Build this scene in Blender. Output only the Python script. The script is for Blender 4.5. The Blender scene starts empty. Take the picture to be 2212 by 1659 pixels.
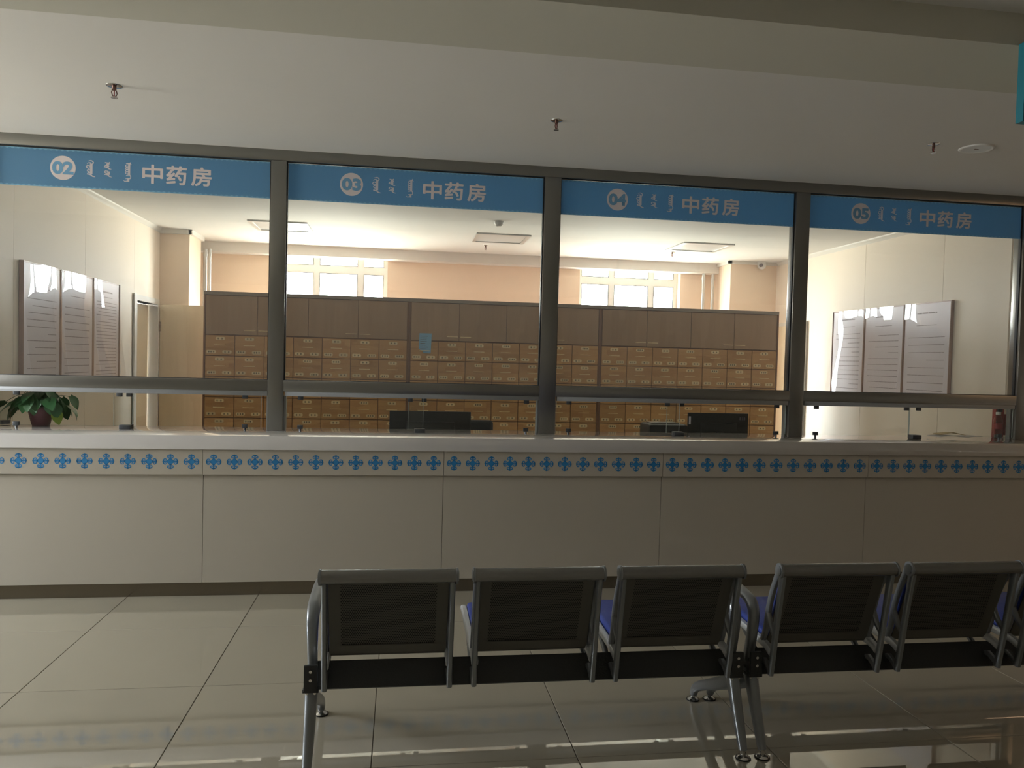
import bpy, bmesh, math, random
from mathutils import Vector, Matrix
random.seed(7)
PI = math.pi
S = bpy.context.scene
C = S.collection

# ------------------------------------------------------------------ camera
EYE = 1.57
yaw, pitch, roll, FPX = 0.144257, -0.030264, 0.025753, 1661.8
fwd = Vector((math.sin(yaw)*math.cos(pitch), math.cos(yaw)*math.cos(pitch), math.sin(pitch)))
r0 = Vector((math.cos(yaw), -math.sin(yaw), 0)); u0 = r0.cross(fwd)
rt = r0*math.cos(roll) + u0*math.sin(roll); up = -r0*math.sin(roll) + u0*math.cos(roll)
cam = bpy.data.objects.new('camera', bpy.data.cameras.new('camera')); C.objects.link(cam)
cam.data.sensor_width = 36; cam.data.lens = 36*FPX/2212; cam.data.clip_start = 0.05
cam.matrix_world = Matrix(((rt.x, up.x, -fwd.x, 0), (rt.y, up.y, -fwd.y, 0), (rt.z, up.z, -fwd.z, EYE), (0, 0, 0, 1)))
S.camera = cam
# ------------------------------------------------------------------ world, daylight, exposure
S.view_settings.view_transform = 'Standard'; S.view_settings.look = 'None'
S.view_settings.gamma = 1; S.view_settings.use_curve_mapping = False
S.view_settings.exposure = 0.0
SKY = 51.0
w = bpy.data.worlds.new('sky'); S.world = w; w.use_nodes = True
wn = w.node_tree; wn.nodes.clear()
o_ = wn.nodes.new('ShaderNodeOutputWorld'); bg = wn.nodes.new('ShaderNodeBackground'); bg.inputs[1].default_value = SKY
tc = wn.nodes.new('ShaderNodeTexCoord'); sx = wn.nodes.new('ShaderNodeSeparateXYZ'); rp = wn.nodes.new('ShaderNodeValToRGB')
rp.color_ramp.elements[0].position = 0.0; rp.color_ramp.elements[0].color = (.46, .44, .39, 1)
rp.color_ramp.elements[1].position = 1.0; rp.color_ramp.elements[1].color = (.62, .80, 1.0, 1)
e = rp.color_ramp.elements.new(.48); e.color = (.60, .57, .50, 1)
e = rp.color_ramp.elements.new(.53); e.color = (.95, .97, 1.0, 1)
mr = wn.nodes.new('ShaderNodeMapRange'); mr.inputs[1].default_value = -1; mr.inputs[2].default_value = 1
wn.links.new(tc.outputs['Generated'], sx.inputs[0]); wn.links.new(sx.outputs[2], mr.inputs[0])
wn.links.new(mr.outputs[0], rp.inputs[0]); wn.links.new(rp.outputs[0], bg.inputs[0]); wn.links.new(bg.outputs[0], o_.inputs[0])

def portal(name, loc, rot, sx_, sy_):
    l = bpy.data.lights.new(name, 'AREA'); l.shape = 'RECTANGLE'; l.size = sx_; l.size_y = sy_
    l.cycles.is_portal = True
    o = bpy.data.objects.new(name, l); C.objects.link(o); o.location = loc; o.rotation_euler = rot; return o
# pharmacy back windows (x0,x1), z0..z1, in wall at y=10.3..10.55
WIN = [(-1.60, -.195), (2.394, 3.825)]; WZ = (.95, 2.93); YB = 10.3
for a, b in WIN: portal('window_portal', ((a+b)/2, YB+.24, sum(WZ)/2), (-PI/2, 0, 0), b-a, WZ[1]-WZ[0])
# lobby windows: left end wall (y0,y1,z0,z1), back wall (x0,x1,z0,z1)
LX0, LX1, LY0 = -6.2, 9.0, -5.2
LWIN = [(3.25, 4.95, 1.0, 2.6)]
BWIN = []
for a, b, c, d in LWIN: portal('lobby_side_portal', (LX0-.1, (a+b)/2, (c+d)/2), (0, -PI/2, 0), d-c, b-a)
for a, b, c, d in BWIN: portal('lobby_back_portal', ((a+b)/2, LY0-.1, (c+d)/2), (PI/2, 0, 0), b-a, d-c)
# warm ceiling lamp of the hall beyond the right edge of the picture
l = bpy.data.lights.new('hall_lamp', 'AREA'); l.shape = 'RECTANGLE'; l.size = .9; l.size_y = .9; l.energy = 32; l.color = (1, .62, .36)
o = bpy.data.objects.new('hall_lamp', l); C.objects.link(o); o.location = (8.45, 2.9, 2.90)

# ------------------------------------------------------------------ helpers
def tag(o, label=None, cat=None, group=None, kind=None):
    if label: o['label'] = label
    if cat: o['category'] = cat
    if group: o['group'] = group
    if kind: o['kind'] = kind
    return o
def thing(name, label, cat, loc=(0, 0, 0), rz=0, group=None):
    o = bpy.data.objects.new(name, None); C.objects.link(o); o.empty_display_size = .1
    o.location = loc; o.rotation_euler = (0, 0, rz); return tag(o, label, cat, group)
def link(name, me, parent=None, loc=None):
    o = bpy.data.objects.new(name, me); C.objects.link(o)
    if parent: o.parent = parent
    if loc: o.location = loc
    return o
class MB:
    def __init__(s): s.bm = bmesh.new(); s.mi = 0
    def _f(s, vs):
        try: f = s.bm.faces.new(vs); f.material_index = s.mi; return f
        except ValueError: return None
    def box(s, x0, x1, y0, y1, z0, z1, bev=0):
        vs = [s.bm.verts.new((x, y, z)) for x in (x0, x1) for y in (y0, y1) for z in (z0, z1)]
        fs = [s._f([vs[i] for i in q]) for q in ((0, 1, 3, 2), (4, 6, 7, 5), (0, 4, 5, 1), (2, 3, 7, 6), (0, 2, 6, 4), (1, 5, 7, 3))]
        if bev:
            es = list({e for f in fs for e in f.edges})
            r = bmesh.ops.bevel(s.bm, geom=es, offset=bev, segments=2, affect='EDGES', profile=.5)
            for f in r['faces']: f.material_index = s.mi
        return s
    def prism(s, pts, a, b, ax='x'):
        # polygon pts in the plane across axis ax, extruded a..b
        def P(p, t): return {'x': (t, p[0], p[1]), 'y': (p[0], t, p[1]), 'z': (p[0], p[1], t)}[ax]
        A = [s.bm.verts.new(P(p, a)) for p in pts]; B = [s.bm.verts.new(P(p, b)) for p in pts]
        s._f(A); s._f(B[::-1]); n = len(pts)
        for i in range(n): s._f([A[i], B[i], B[(i+1) % n], A[(i+1) % n]])
        return s
    def cyl(s, c, r, h, ax='z', n=24, r2=None, cap=True):
        r2 = r if r2 is None else r2
        def P(t, rr, k):
            ca, sa = rr*math.cos(2*PI*k/n), rr*math.sin(2*PI*k/n)
            return {'z': (c[0]+ca, c[1]+sa, c[2]+t), 'y': (c[0]+ca, c[1]+t, c[2]+sa), 'x': (c[0]+t, c[1]+ca, c[2]+sa)}[ax]
        A = [s.bm.verts.new(P(0, r, k)) for k in range(n)]; B = [s.bm.verts.new(P(h, r2, k)) for k in range(n)]
        if cap: s._f(A); s._f(B[::-1])
        for i in range(n): s._f([A[i], A[(i+1) % n], B[(i+1) % n], B[i]])
        return s
    def lathe(s, prof, n=32, c=(0, 0, 0)):
        R = [[s.bm.verts.new((c[0]+r*math.cos(2*PI*k/n), c[1]+r*math.sin(2*PI*k/n), c[2]+z)) for k in range(n)] for r, z in prof]
        for a, b in zip(R, R[1:]):
            for i in range(n): s._f([a[i], a[(i+1) % n], b[(i+1) % n], b[i]])
        if prof[0][0] > 0: s._f(R[0][::-1])
        if prof[-1][0] > 0: s._f(R[-1])
        return s
    def tube(s, pts, rads, n=12, sub=4, side=None, cap=True, super_=1.0):
        # smooth sweep; rads = (half width along side, half height) per point; side = fixed binormal
        P = [Vector(p) for p in pts]; Q = []; RR = []
        rads = [(r, r) if not isinstance(r, tuple) else r for r in (rads if isinstance(rads, list) else [rads]*len(P))]
        m = len(P)
        for i in range(m-1):
            p0, p1, p2, p3 = P[max(i-1, 0)], P[i], P[i+1], P[min(i+2, m-1)]
            for j in range(sub):
                t = j/sub
                Q.append(.5*((2*p1)+(-p0+p2)*t+(2*p0-5*p1+4*p2-p3)*t*t+(-p0+3*p1-3*p2+p3)*t**3))
                RR.append(tuple(rads[i][k]*(1-t)+rads[i+1][k]*t for k in (0, 1)))
        Q.append(P[-1]); RR.append(rads[-1]); rings = []
        for i, q in enumerate(Q):
            t = (Q[min(i+1, len(Q)-1)]-Q[max(i-1, 0)]).normalized()
            b = Vector(side) if side else (t.cross(Vector((0, 0, 1))) if abs(t.z) < .95 else t.cross(Vector((1, 0, 0))))
            b = (b-t*b.dot(t)).normalized(); nn = b.cross(t)
            ring = []
            for k in range(n):
                a = 2*PI*(k+.5)/n; ca, sa = math.cos(a), math.sin(a)
                ca = math.copysign(abs(ca)**super_, ca); sa = math.copysign(abs(sa)**super_, sa)
                ring.append(s.bm.verts.new(q+b*(ca*RR[i][0])+nn*(sa*RR[i][1])))
            rings.append(ring)
        for a, b in zip(rings, rings[1:]):
            for i in range(n): s._f([a[i], a[(i+1) % n], b[(i+1) % n], b[i]])
        if cap: s._f(rings[0][::-1]); s._f(rings[-1])
        return s
    def ribbon(s, pts, wd, y=0.0, sub=5, plane='xz'):
        # flat brush stroke in the xz plane; wd list or number
        P = [Vector((p[0], p[1])) for p in pts]; m = len(P); W = wd if isinstance(wd, list) else [wd]*m; Q = []; R = []
        for i in range(m-1):
            p0, p1, p2, p3 = P[max(i-1, 0)], P[i], P[i+1], P[min(i+2, m-1)]
            for j in range(sub):
                t = j/sub; Q.append(.5*((2*p1)+(-p0+p2)*t+(2*p0-5*p1+4*p2-p3)*t*t+(-p0+3*p1-3*p2+p3)*t**3)); R.append(W[i]*(1-t)+W[i+1]*t)
        Q.append(P[-1]); R.append(W[-1]); prev = None
        for i, q in enumerate(Q):
            t = (Q[min(i+1, len(Q)-1)]-Q[max(i-1, 0)]).normalized(); nn = Vector((-t.y, t.x))*R[i]/2
            a = s.bm.verts.new((q.x+nn.x, y, q.y+nn.y)); b = s.bm.verts.new((q.x-nn.x, y, q.y-nn.y))
            if prev: s._f([prev[0], prev[1], b, a])
            prev = (a, b)
        return s
    def poly(s, pts): s._f([s.bm.verts.new(p) for p in pts]); return s
    def mesh(s, mats, smooth=None, fixn=True):
        if fixn: bmesh.ops.recalc_face_normals(s.bm, faces=s.bm.faces)
        me = bpy.data.meshes.new('m'); s.bm.to_mesh(me); s.bm.free()
        for m in (mats if isinstance(mats, (list, tuple)) else [mats]): me.materials.append(m)
        if smooth:
            me.polygons.foreach_set('use_smooth', [True]*len(me.polygons)); me.set_sharp_from_angle(angle=math.radians(smooth))
        return me
    def build(s, name, mats, parent=None, loc=None, smooth=None, fixn=True):
        return link(name, s.mesh(mats, smooth, fixn), parent, loc)
def struct(o): o['kind'] = 'structure'; return o
def box(name, m, x0, x1, y0, y1, z0, z1, parent=None, bev=0, smooth=None):
    return MB().box(x0, x1, y0, y1, z0, z1, bev).build(name, m, parent, smooth=smooth)

# ------------------------------------------------------------------ materials
def rgb(r, g, b):
    f = lambda c: (c/255/12.92) if c/255 <= .04045 else ((c/255+.055)/1.055)**2.4
    return (f(r), f(g), f(b), 1)
def mat(name, col, rough=.5, metal=0, spec=.5, noise=None, bump=None, coat=0, coat_r=.05, sheen=0, ior=None, var=0):
    m = bpy.data.materials.new(name); m.use_nodes = True; nt = m.node_tree; b = nt.nodes['Principled BSDF']
    b.inputs['Base Color'].default_value = col; b.inputs['Roughness'].default_value = rough; b.inputs['Metallic'].default_value = metal
    b.inputs['Specular IOR Level'].default_value = spec; b.inputs['Coat Weight'].default_value = coat; b.inputs['Coat Roughness'].default_value = coat_r
    if ior: b.inputs['IOR'].default_value = ior
    tcn = nt.nodes.new('ShaderNodeTexCoord')
    out = None
    if noise:
        sc, amt, stretch = noise
        mp = nt.nodes.new('ShaderNodeMapping'); mp.inputs['Scale'].default_value = stretch
        nz = nt.nodes.new('ShaderNodeTexNoise'); nz.inputs['Scale'].default_value = sc; nz.inputs['Detail'].default_value = 4
        nt.links.new(tcn.outputs['Object'], mp.inputs[0]); nt.links.new(mp.outputs[0], nz.inputs['Vector'])
        mx = nt.nodes.new('ShaderNodeMix'); mx.data_type = 'RGBA'
        mx.inputs['A'].default_value = tuple(c*(1-amt) for c in col[:3])+(1,); mx.inputs['B'].default_value = tuple(min(1, c*(1+amt)) for c in col[:3])+(1,)
        nt.links.new(nz.outputs['Fac'], mx.inputs['Factor']); out = mx.outputs['Result']
    if var:
        oi = nt.nodes.new('ShaderNodeObjectInfo'); hv = nt.nodes.new('ShaderNodeHueSaturation')
        r = nt.nodes.new('ShaderNodeMapRange'); r.inputs[3].default_value = 1-var; r.inputs[4].default_value = 1+var
        nt.links.new(oi.outputs['Random'], r.inputs[0]); nt.links.new(r.outputs[0], hv.inputs['Value'])
        if out: nt.links.new(out, hv.inputs['Color'])
        else: hv.inputs['Color'].default_value = col
        out = hv.outputs[0]
    if out: nt.links.new(out, b.inputs['Base Color'])
    if bump:
        sc, st = bump
        nz = nt.nodes.new('ShaderNodeTexNoise'); nz.inputs['Scale'].default_value = sc; nz.inputs['Detail'].default_value = 3
        bp = nt.nodes.new('ShaderNodeBump'); bp.inputs['Strength'].default_value = st; bp.inputs['Distance'].default_value = .01
        nt.links.new(tcn.outputs['Object'], nz.inputs['Vector']); nt.links.new(nz.outputs['Fac'], bp.inputs['Height']); nt.links.new(bp.outputs[0], b.inputs['Normal'])
    return m
def glass(name, tint=(1, 1, 1), haze=.03, hazecol=(.8, .85, .9), rough=0.0, ior=1.5, refl=1.0):
    m = bpy.data.materials.new(name); m.use_nodes = True; nt = m.node_tree; nt.nodes.clear()
    out = nt.nodes.new('ShaderNodeOutputMaterial'); tr = nt.nodes.new('ShaderNodeBsdfTransparent'); tr.inputs[0].default_value = (*tint, 1)
    gl = nt.nodes.new('ShaderNodeBsdfGlossy'); gl.inputs['Roughness'].default_value = rough
    fr = nt.nodes.new('ShaderNodeFresnel')
    ge = nt.nodes.new('ShaderNodeNewGeometry'); io = nt.nodes.new('ShaderNodeMix'); io.inputs[2].default_value = ior; io.inputs[3].default_value = 1/ior
    nt.links.new(ge.outputs['Backfacing'], io.inputs[0]); nt.links.new(io.outputs[0], fr.inputs[0])
    mu = nt.nodes.new('ShaderNodeMath'); mu.operation = 'MULTIPLY'; mu.inputs[1].default_value = refl; nt.links.new(fr.outputs[0], mu.inputs[0])
    m1 = nt.nodes.new('ShaderNodeMixShader'); nt.links.new(mu.outputs[0], m1.inputs[0]); nt.links.new(tr.outputs[0], m1.inputs[1]); nt.links.new(gl.outputs[0], m1.inputs[2])
    last = m1
    if haze:
        df = nt.nodes.new('ShaderNodeBsdfDiffuse'); df.inputs[0].default_value = (*hazecol, 1); tl = nt.nodes.new('ShaderNodeBsdfTranslucent'); tl.inputs[0].default_value = (*hazecol, 1)
        ad = nt.nodes.new('ShaderNodeMixShader'); ad.inputs[0].default_value = .6; nt.links.new(df.outputs[0], ad.inputs[1]); nt.links.new(tl.outputs[0], ad.inputs[2])
        m2 = nt.nodes.new('ShaderNodeMixShader'); m2.inputs[0].default_value = haze; nt.links.new(m1.outputs[0], m2.inputs[1]); nt.links.new(ad.outputs[0], m2.inputs[2]); last = m2
    nt.links.new(last.outputs[0], out.inputs[0]); return m
def wood(name, c1, c2, scale=3, horiz=True, rough=.45, var=.12):
    m = bpy.data.materials.new(name); m.use_nodes = True; nt = m.node_tree; b = nt.nodes['Principled BSDF']; b.inputs['Roughness'].default_value = rough
    tcn = nt.nodes.new('ShaderNodeTexCoord'); oi = nt.nodes.new('ShaderNodeObjectInfo')
    mp = nt.nodes.new('ShaderNodeMapping'); mp.inputs['Scale'].default_value = (1.2, 1, 14) if horiz else (14, 1, .9)
    va = nt.nodes.new('ShaderNodeVectorMath'); va.operation = 'ADD'; cm = nt.nodes.new('ShaderNodeCombineXYZ')
    mm = nt.nodes.new('ShaderNodeMath'); mm.operation = 'MULTIPLY'; mm.inputs[1].default_value = 37
    nt.links.new(oi.outputs['Random'], mm.inputs[0]); [nt.links.new(mm.outputs[0], cm.inputs[k]) for k in (0, 1, 2)]
    nt.links.new(tcn.outputs['Object'], mp.inputs[0]); nt.links.new(mp.outputs[0], va.inputs[0]); nt.links.new(cm.outputs[0], va.inputs[1])
    nz = nt.nodes.new('ShaderNodeTexNoise'); nz.inputs['Scale'].default_value = scale; nz.inputs['Detail'].default_value = 6; nz.inputs['Roughness'].default_value = .65
    nt.links.new(va.outputs[0], nz.inputs['Vector'])
    # glued strips of slightly different tone
    mp2 = nt.nodes.new('ShaderNodeMapping'); mp2.inputs['Scale'].default_value = (3.2, 1, 15) if horiz else (10, 1, 1.1)
    vo = nt.nodes.new('ShaderNodeTexVoronoi'); vo.distance = 'CHEBYCHEV'; vo.inputs['Scale'].default_value = 1
    va2 = nt.nodes.new('ShaderNodeVectorMath'); va2.operation = 'ADD'; nt.links.new(tcn.outputs['Object'], mp2.inputs[0]); nt.links.new(mp2.outputs[0], va2.inputs[0]); nt.links.new(cm.outputs[0], va2.inputs[1])
    nt.links.new(va2.outputs[0], vo.inputs['Vector'])
    sp = nt.nodes.new('ShaderNodeSeparateColor'); nt.links.new(vo.outputs['Color'], sp.inputs[0])
    av = nt.nodes.new('ShaderNodeMix'); av.inputs[0].default_value = .35; nt.links.new(nz.outputs['Fac'], av.inputs[2]); nt.links.new(sp.outputs[0], av.inputs[3])
    mx = nt.nodes.new('ShaderNodeMix'); mx.data_type = 'RGBA'; mx.inputs['A'].default_value = c1; mx.inputs['B'].default_value = c2
    nt.links.new(av.outputs[0], mx.inputs['Factor'])
    hv = nt.nodes.new('ShaderNodeHueSaturation'); r = nt.nodes.new('ShaderNodeMapRange'); r.inputs[3].default_value = 1-var; r.inputs[4].default_value = 1+var
    nt.links.new(oi.outputs['Random'], r.inputs[0]); nt.links.new(r.outputs[0], hv.inputs['Value']); nt.links.new(mx.outputs['Result'], hv.inputs['Color'])
    nt.links.new(hv.outputs[0], b.inputs['Base Color']); return m

M = {}
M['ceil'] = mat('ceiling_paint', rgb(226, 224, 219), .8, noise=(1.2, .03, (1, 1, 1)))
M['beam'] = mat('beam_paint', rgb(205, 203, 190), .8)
M['lobwall'] = mat('lobby_wall', rgb(205, 198, 185), .8)
M['peach'] = mat('peach_wall', rgb(248, 236, 221), .6, spec=.3, noise=(1.5, .03, (1, 1, 1)))
M['peachb'] = mat('peach_back_wall', rgb(243, 222, 200), .6, spec=.3)
M['trimw'] = mat('white_trim', rgb(225, 222, 215), .5)
M['tile'] = mat('polished_floor_tile', rgb(168, 160, 142), .015, spec=.5, ior=2.5, noise=(2.5, .04, (1, 1, 1)), var=.02)
M['tile_bounce'] = mat('pale_bounce_tile', rgb(240, 236, 230), .25)  # unseen pharmacy floor, made pale to bounce light onto the lower walls
M['grout'] = mat('dark_grout', rgb(95, 85, 70), .9)
M['top'] = mat('white_stone_top', rgb(192, 189, 184), .04, spec=.6, ior=1.8)
M['panel'] = mat('grey_white_laminate', rgb(174, 167, 152), .45, spec=.4, noise=(1.1, .03, (1, 1, 1)))
M['seam'] = mat('dark_seam', rgb(60, 55, 48), .9)
M['steel'] = mat('satin_steel', (.26, .255, .24, 1), .28, metal=.9, noise=(3, .05, (1, 1, .2)))
M['steelk'] = mat('steel_kick_plate', (.20, .175, .135, 1), .22, metal=.85, bump=(2, .3))
M['rail'] = mat('aluminium_channel', (.33, .345, .355, 1), .4, metal=.4)
M['gasket'] = mat('black_gasket', rgb(18, 22, 28), .5)
M['pane'] = glass('partition_glass', (.97, .985, .98), haze=.045, hazecol=(.75, .78, .82))
M['clear'] = glass('clear_glass', (.97, .99, .98), haze=.0)
M['edge'] = mat('lit_glass_edge', rgb(185, 195, 192), .2, spec=.6)  # pale colour stands in for light caught along the pane edges
M['clip'] = mat('glass_clip_grey', rgb(72, 75, 78), .35, metal=.4)
def film(name, col, tr=.5):
    m = bpy.data.materials.new(name); m.use_nodes = True; nt = m.node_tree; b = nt.nodes['Principled BSDF']
    b.inputs['Base Color'].default_value = col; b.inputs['Roughness'].default_value = .35
    t = nt.nodes.new('ShaderNodeBsdfTranslucent'); t.inputs[0].default_value = col; x = nt.nodes.new('ShaderNodeMixShader'); x.inputs[0].default_value = tr
    nt.links.new(b.outputs[0], x.inputs[1]); nt.links.new(t.outputs[0], x.inputs[2]); nt.links.new(x.outputs[0], nt.nodes['Material Output'].inputs[0]); return m
M['blue'] = film('sign_blue_film', rgb(126, 176, 212), .5)
M['numblue'] = mat('sign_number_blue', rgb(116, 168, 208), .4)
M['lblue'] = mat('sign_light_blue', rgb(140, 194, 224), .35)
M['pink'] = film('sign_white', rgb(255, 246, 246), .35)
M['motif'] = mat('motif_blue', rgb(38, 125, 180), .5)
M['cabdoor'] = wood('cabinet_door_wood', rgb(156, 124, 96), rgb(180, 148, 118), 2.0, False, .4, .05)
M['drawer'] = wood('drawer_wood', rgb(172, 122, 74), rgb(218, 172, 116), 2.2, True, .45, .10)
M['cabbody'] = wood('cabinet_body_wood', rgb(110, 76, 54), rgb(140, 100, 74), 2.0, False, .5, .05)
M['cabtrim'] = mat('cabinet_trim_grey', rgb(150, 135, 122), .5)
M['brass'] = mat('handle_brass', rgb(245, 222, 172), .35, metal=.25)
M['lab'] = mat('paper_label', rgb(232, 208, 160), .6, var=.12)
M['ink'] = mat('print_ink', rgb(45, 38, 34), .7)
M['inkg'] = mat('grey_made_up_print', rgb(105, 100, 108), .7)
M['inkp'] = mat('poster_print_ink', rgb(160, 152, 160), .7)
M['paper'] = mat('poster_paper', rgb(238, 231, 240), .4, spec=.4)
M['acryl'] = glass('bowed_acrylic', (1, 1, 1), haze=.0, ior=1.45, refl=1.0)
M['pframe'] = mat('poster_frame_edge', rgb(170, 140, 130), .4)
M['doorwood'] = wood('pale_door_wood', rgb(214, 194, 160), rgb(236, 220, 190), 1.2, False, .5, .02)
M['upvc'] = mat('white_window_frame', rgb(235, 238, 236), .4)
M['pipe'] = mat('galvanised_pipe', (.62, .63, .63, 1), .35, metal=.7)
M['lamp'] = mat('panel_light_off', rgb(205, 205, 205), .3)
M['plast'] = mat('white_plastic', rgb(225, 225, 222), .4)
M['dark'] = mat('black_plastic', rgb(26, 28, 30), .5)
M['chrome'] = mat('chrome', (.7, .7, .7, 1), .12, metal=1)
M['brz'] = mat('sprinkler_bronze', rgb(120, 92, 84), .35, metal=.7)
M['perf'] = mat('grey_perforated_steel', rgb(92, 90, 82), .45, metal=.25)
M['beamk'] = mat('black_bench_beam', rgb(38, 40, 38), .42, metal=.1, bump=(120, .2))
M['cast'] = mat('silver_cast_frame', (.23, .245, .255, 1), .33, metal=.6)
M['cast_lit'] = mat('lit_seat_rail', (.55, .57, .58, 1), .35, metal=.3)  # cast metal lightened in colour for the light falling on the rails
M['rolls'] = mat('silver_roll_rail', (.24, .24, .23, 1), .22, metal=.7)
M['cush'] = mat('blue_vinyl_cushion', rgb(38, 56, 128), .45, spec=.4, bump=(60, .1))
M['black'] = mat('black_rubber', rgb(14, 14, 14), .6)
M['leafd'] = mat('pothos_leaf', rgb(56, 104, 62), .35, spec=.5, var=.3, noise=(20, .25, (1, 1, 1)))
M['leafl'] = mat('young_pothos_leaf', rgb(150, 175, 70), .4, noise=(20, .2, (1, 1, 1)))
M['pot'] = mat('plum_pot', rgb(120, 72, 84), .35, spec=.5)
M['soil'] = mat('potting_soil', rgb(50, 36, 28), .9)
M['red'] = mat('dark_red_card', rgb(150, 45, 48), .45)
M['teal'] = mat('teal_frame', rgb(30, 120, 140), .4)
M['signin'] = mat('pale_sign_panel', rgb(190, 215, 205), .5)
M['blureflect'] = mat('pale_blue_reflection', rgb(140, 190, 225), .5)  # colour of the reflection stand-in on the middle cabinet
M['yellowp'] = mat('kraft_paper', rgb(190, 165, 115), .7)
M['printp'] = mat('newsprint', rgb(190, 188, 190), .7)

ZC = 2.966; XL, XR = -2.742, 4.948; YP = 5.462
# ------------------------------------------------------------------ setting
# floor: grout slab with polished tiles
fl = struct(box('floor', M['grout'], LX0, LX1, LY0, 10.5, -.12, -.004))
TS, G = .808, .0035
tm = MB().box(G/2, TS-G/2, G/2, TS-G/2, -.01, 0, 0)
bmesh.ops.bevel(tm.bm, geom=[e for e in tm.bm.edges if all(abs(v.co.z) < 1e-6 for v in e.verts)], offset=.0012, segments=1, affect='EDGES')
tile_me = tm.mesh(M['tile']); tile_in = tile_me.copy(); tile_in.materials[0] = M['tile_bounce']
for i in range(-7, 13):
    for j in range(-10, 9):
        x, y = -.888+i*TS, 3.748+j*TS
        if y+TS > 10.4 or x < LX0-.01 or x+TS > LX1 or y < LY0: continue
        link('floor_tile', tile_in if y > 5.3 else tile_me, fl, (x, y, 0))
ce = struct(box('ceiling', M['ceil'], LX0, LX1, LY0, 10.5, ZC, ZC+.15))
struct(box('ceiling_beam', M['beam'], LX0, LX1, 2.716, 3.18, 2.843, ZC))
def wall(name, m, axis, a0, a1, p0, p1, z0, z1, holes=()):
    # axis 'x': wall runs along x at y p0..p1 ; 'y': runs along y at x p0..p1 ; holes (a,b,z0,z1)
    mb = MB(); cuts = sorted(holes); cur = a0
    def B(a, b, c, d):
        if b-a < 1e-4 or d-c < 1e-4: return
        if axis == 'x': mb.box(a, b, p0, p1, c, d)
        else: mb.box(p0, p1, a, b, c, d)
    for (a, b, c, d) in cuts:
        B(cur, a, z0, z1); B(a, b, z0, c); B(a, b, d, z1); cur = b
    B(cur, a1, z0, z1)
    return struct(mb.build(name, m))
wall('wall_lobby_left', M['lobwall'], 'y', LY0, YP+.1, LX0-.2, LX0, 0, ZC, LWIN)
wall('wall_lobby_back', M['lobwall'], 'x', LX0, LX1, LY0-.2, LY0, 0, ZC, BWIN)
wall('wall_lobby_right', M['lobwall'], 'y', LY0, YP+.1, LX1, LX1+.2, 0, ZC)
wall('wall_lobby_front', M['lobwall'], 'x', LX0, XL-.0, YP+.02, YP+.14, 0, ZC, [(-4.31, XL, 0, 1.0476)])
wall('wall_front_right', M['lobwall'], 'x', XR+.0, LX1, YP+.02, YP+.14, 0, ZC, [(XR, 6.44, 0, 1.0476)])
wl = wall('wall_left', M['peach'], 'y', YP+.14, 10.5, XL-.14, XL-.012, 0, ZC, [(YP+.14, 5.702, 0, 1.0476), (8.50, 9.24, 0, 2.10)])
wr = wall('wall_right', M['peach'], 'y', YP+.14, 10.5, XR+.012, XR+.14, 0, ZC, [(YP+.14, 5.702, 0, 1.0476)])
wb = wall('wall_back', M['peachb'], 'x', XL-.14, XR+.14, YB, YB+.25, 0, ZC, [(a, b, *WZ) for a, b in WIN])
# wall panels with open joints
def wpanels(parent, x0, x1, ys, skip=None):
    for a, b in zip(ys, ys[1:]):
        segs = [(a, b, 0.0, ZC)]
        if skip:
            s0, s1, sz = skip
            if b > s0 and a < s1:
                segs = []
                if a < s0: segs.append((a, s0, 0, ZC))
                segs.append((max(a, s0), min(b, s1), sz, ZC))
                if b > s1: segs.append((s1, b, 0, ZC))
        mb = MB()
        for (p, q, c, d) in segs: mb.box(x0, x1, p+(.002 if p == a else 0), q-(.002 if q == b else 0), c, d)
        mb.build('wall_panel', M['peach'], parent)
wpanels(wl, XL-.012, XL, [5.702, 5.955, 7.211, 8.456, 9.70, 10.3], (8.50, 9.24, 2.10))
wpanels(wr, XR, XR+.012, [5.702, 6.50, 7.72, 8.94, 10.3])
box('ceiling_bulkhead', M['ceil'], XL, XR, 10.1, YB, 2.838, ZC)['kind'] = 'structure'
struct(box('column_left', M['peachb'], XL, -2.42, 9.29, 9.80, 0, ZC))
struct(box('column_right', M['peachb'], 4.30, XR, 9.72, YB, 0, ZC))
# cornice trims
t = MB()
t.prism([(XL, ZC), (XL+.035, ZC), (XL+.03, ZC-.012), (XL+.012, ZC-.03), (XL, ZC-.045)], 5.61, 9.29, 'y')
struct(t.build('trim_left', M['trimw']))
t = MB(); t.prism([(XR, ZC), (XR-.035, ZC), (XR-.03, ZC-.012), (XR-.012, ZC-.03), (XR, ZC-.045)], 5.61, 9.72, 'y')
struct(t.build('trim_right', M['trimw']))
t = MB(); t.box(XL, -2.39, 9.25, 9.29, ZC-.05, ZC); t.box(-2.42, -2.38, 9.25, 9.8, ZC-.05, ZC); struct(t.build('trim_column_left', M['trimw']))
t = MB(); t.box(4.26, XR, 9.68, 9.72, ZC-.04, ZC); t.box(4.26, 4.30, 9.68, 10.1, ZC-.04, ZC); struct(t.build('trim_column_right', M['trimw']))
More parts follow.
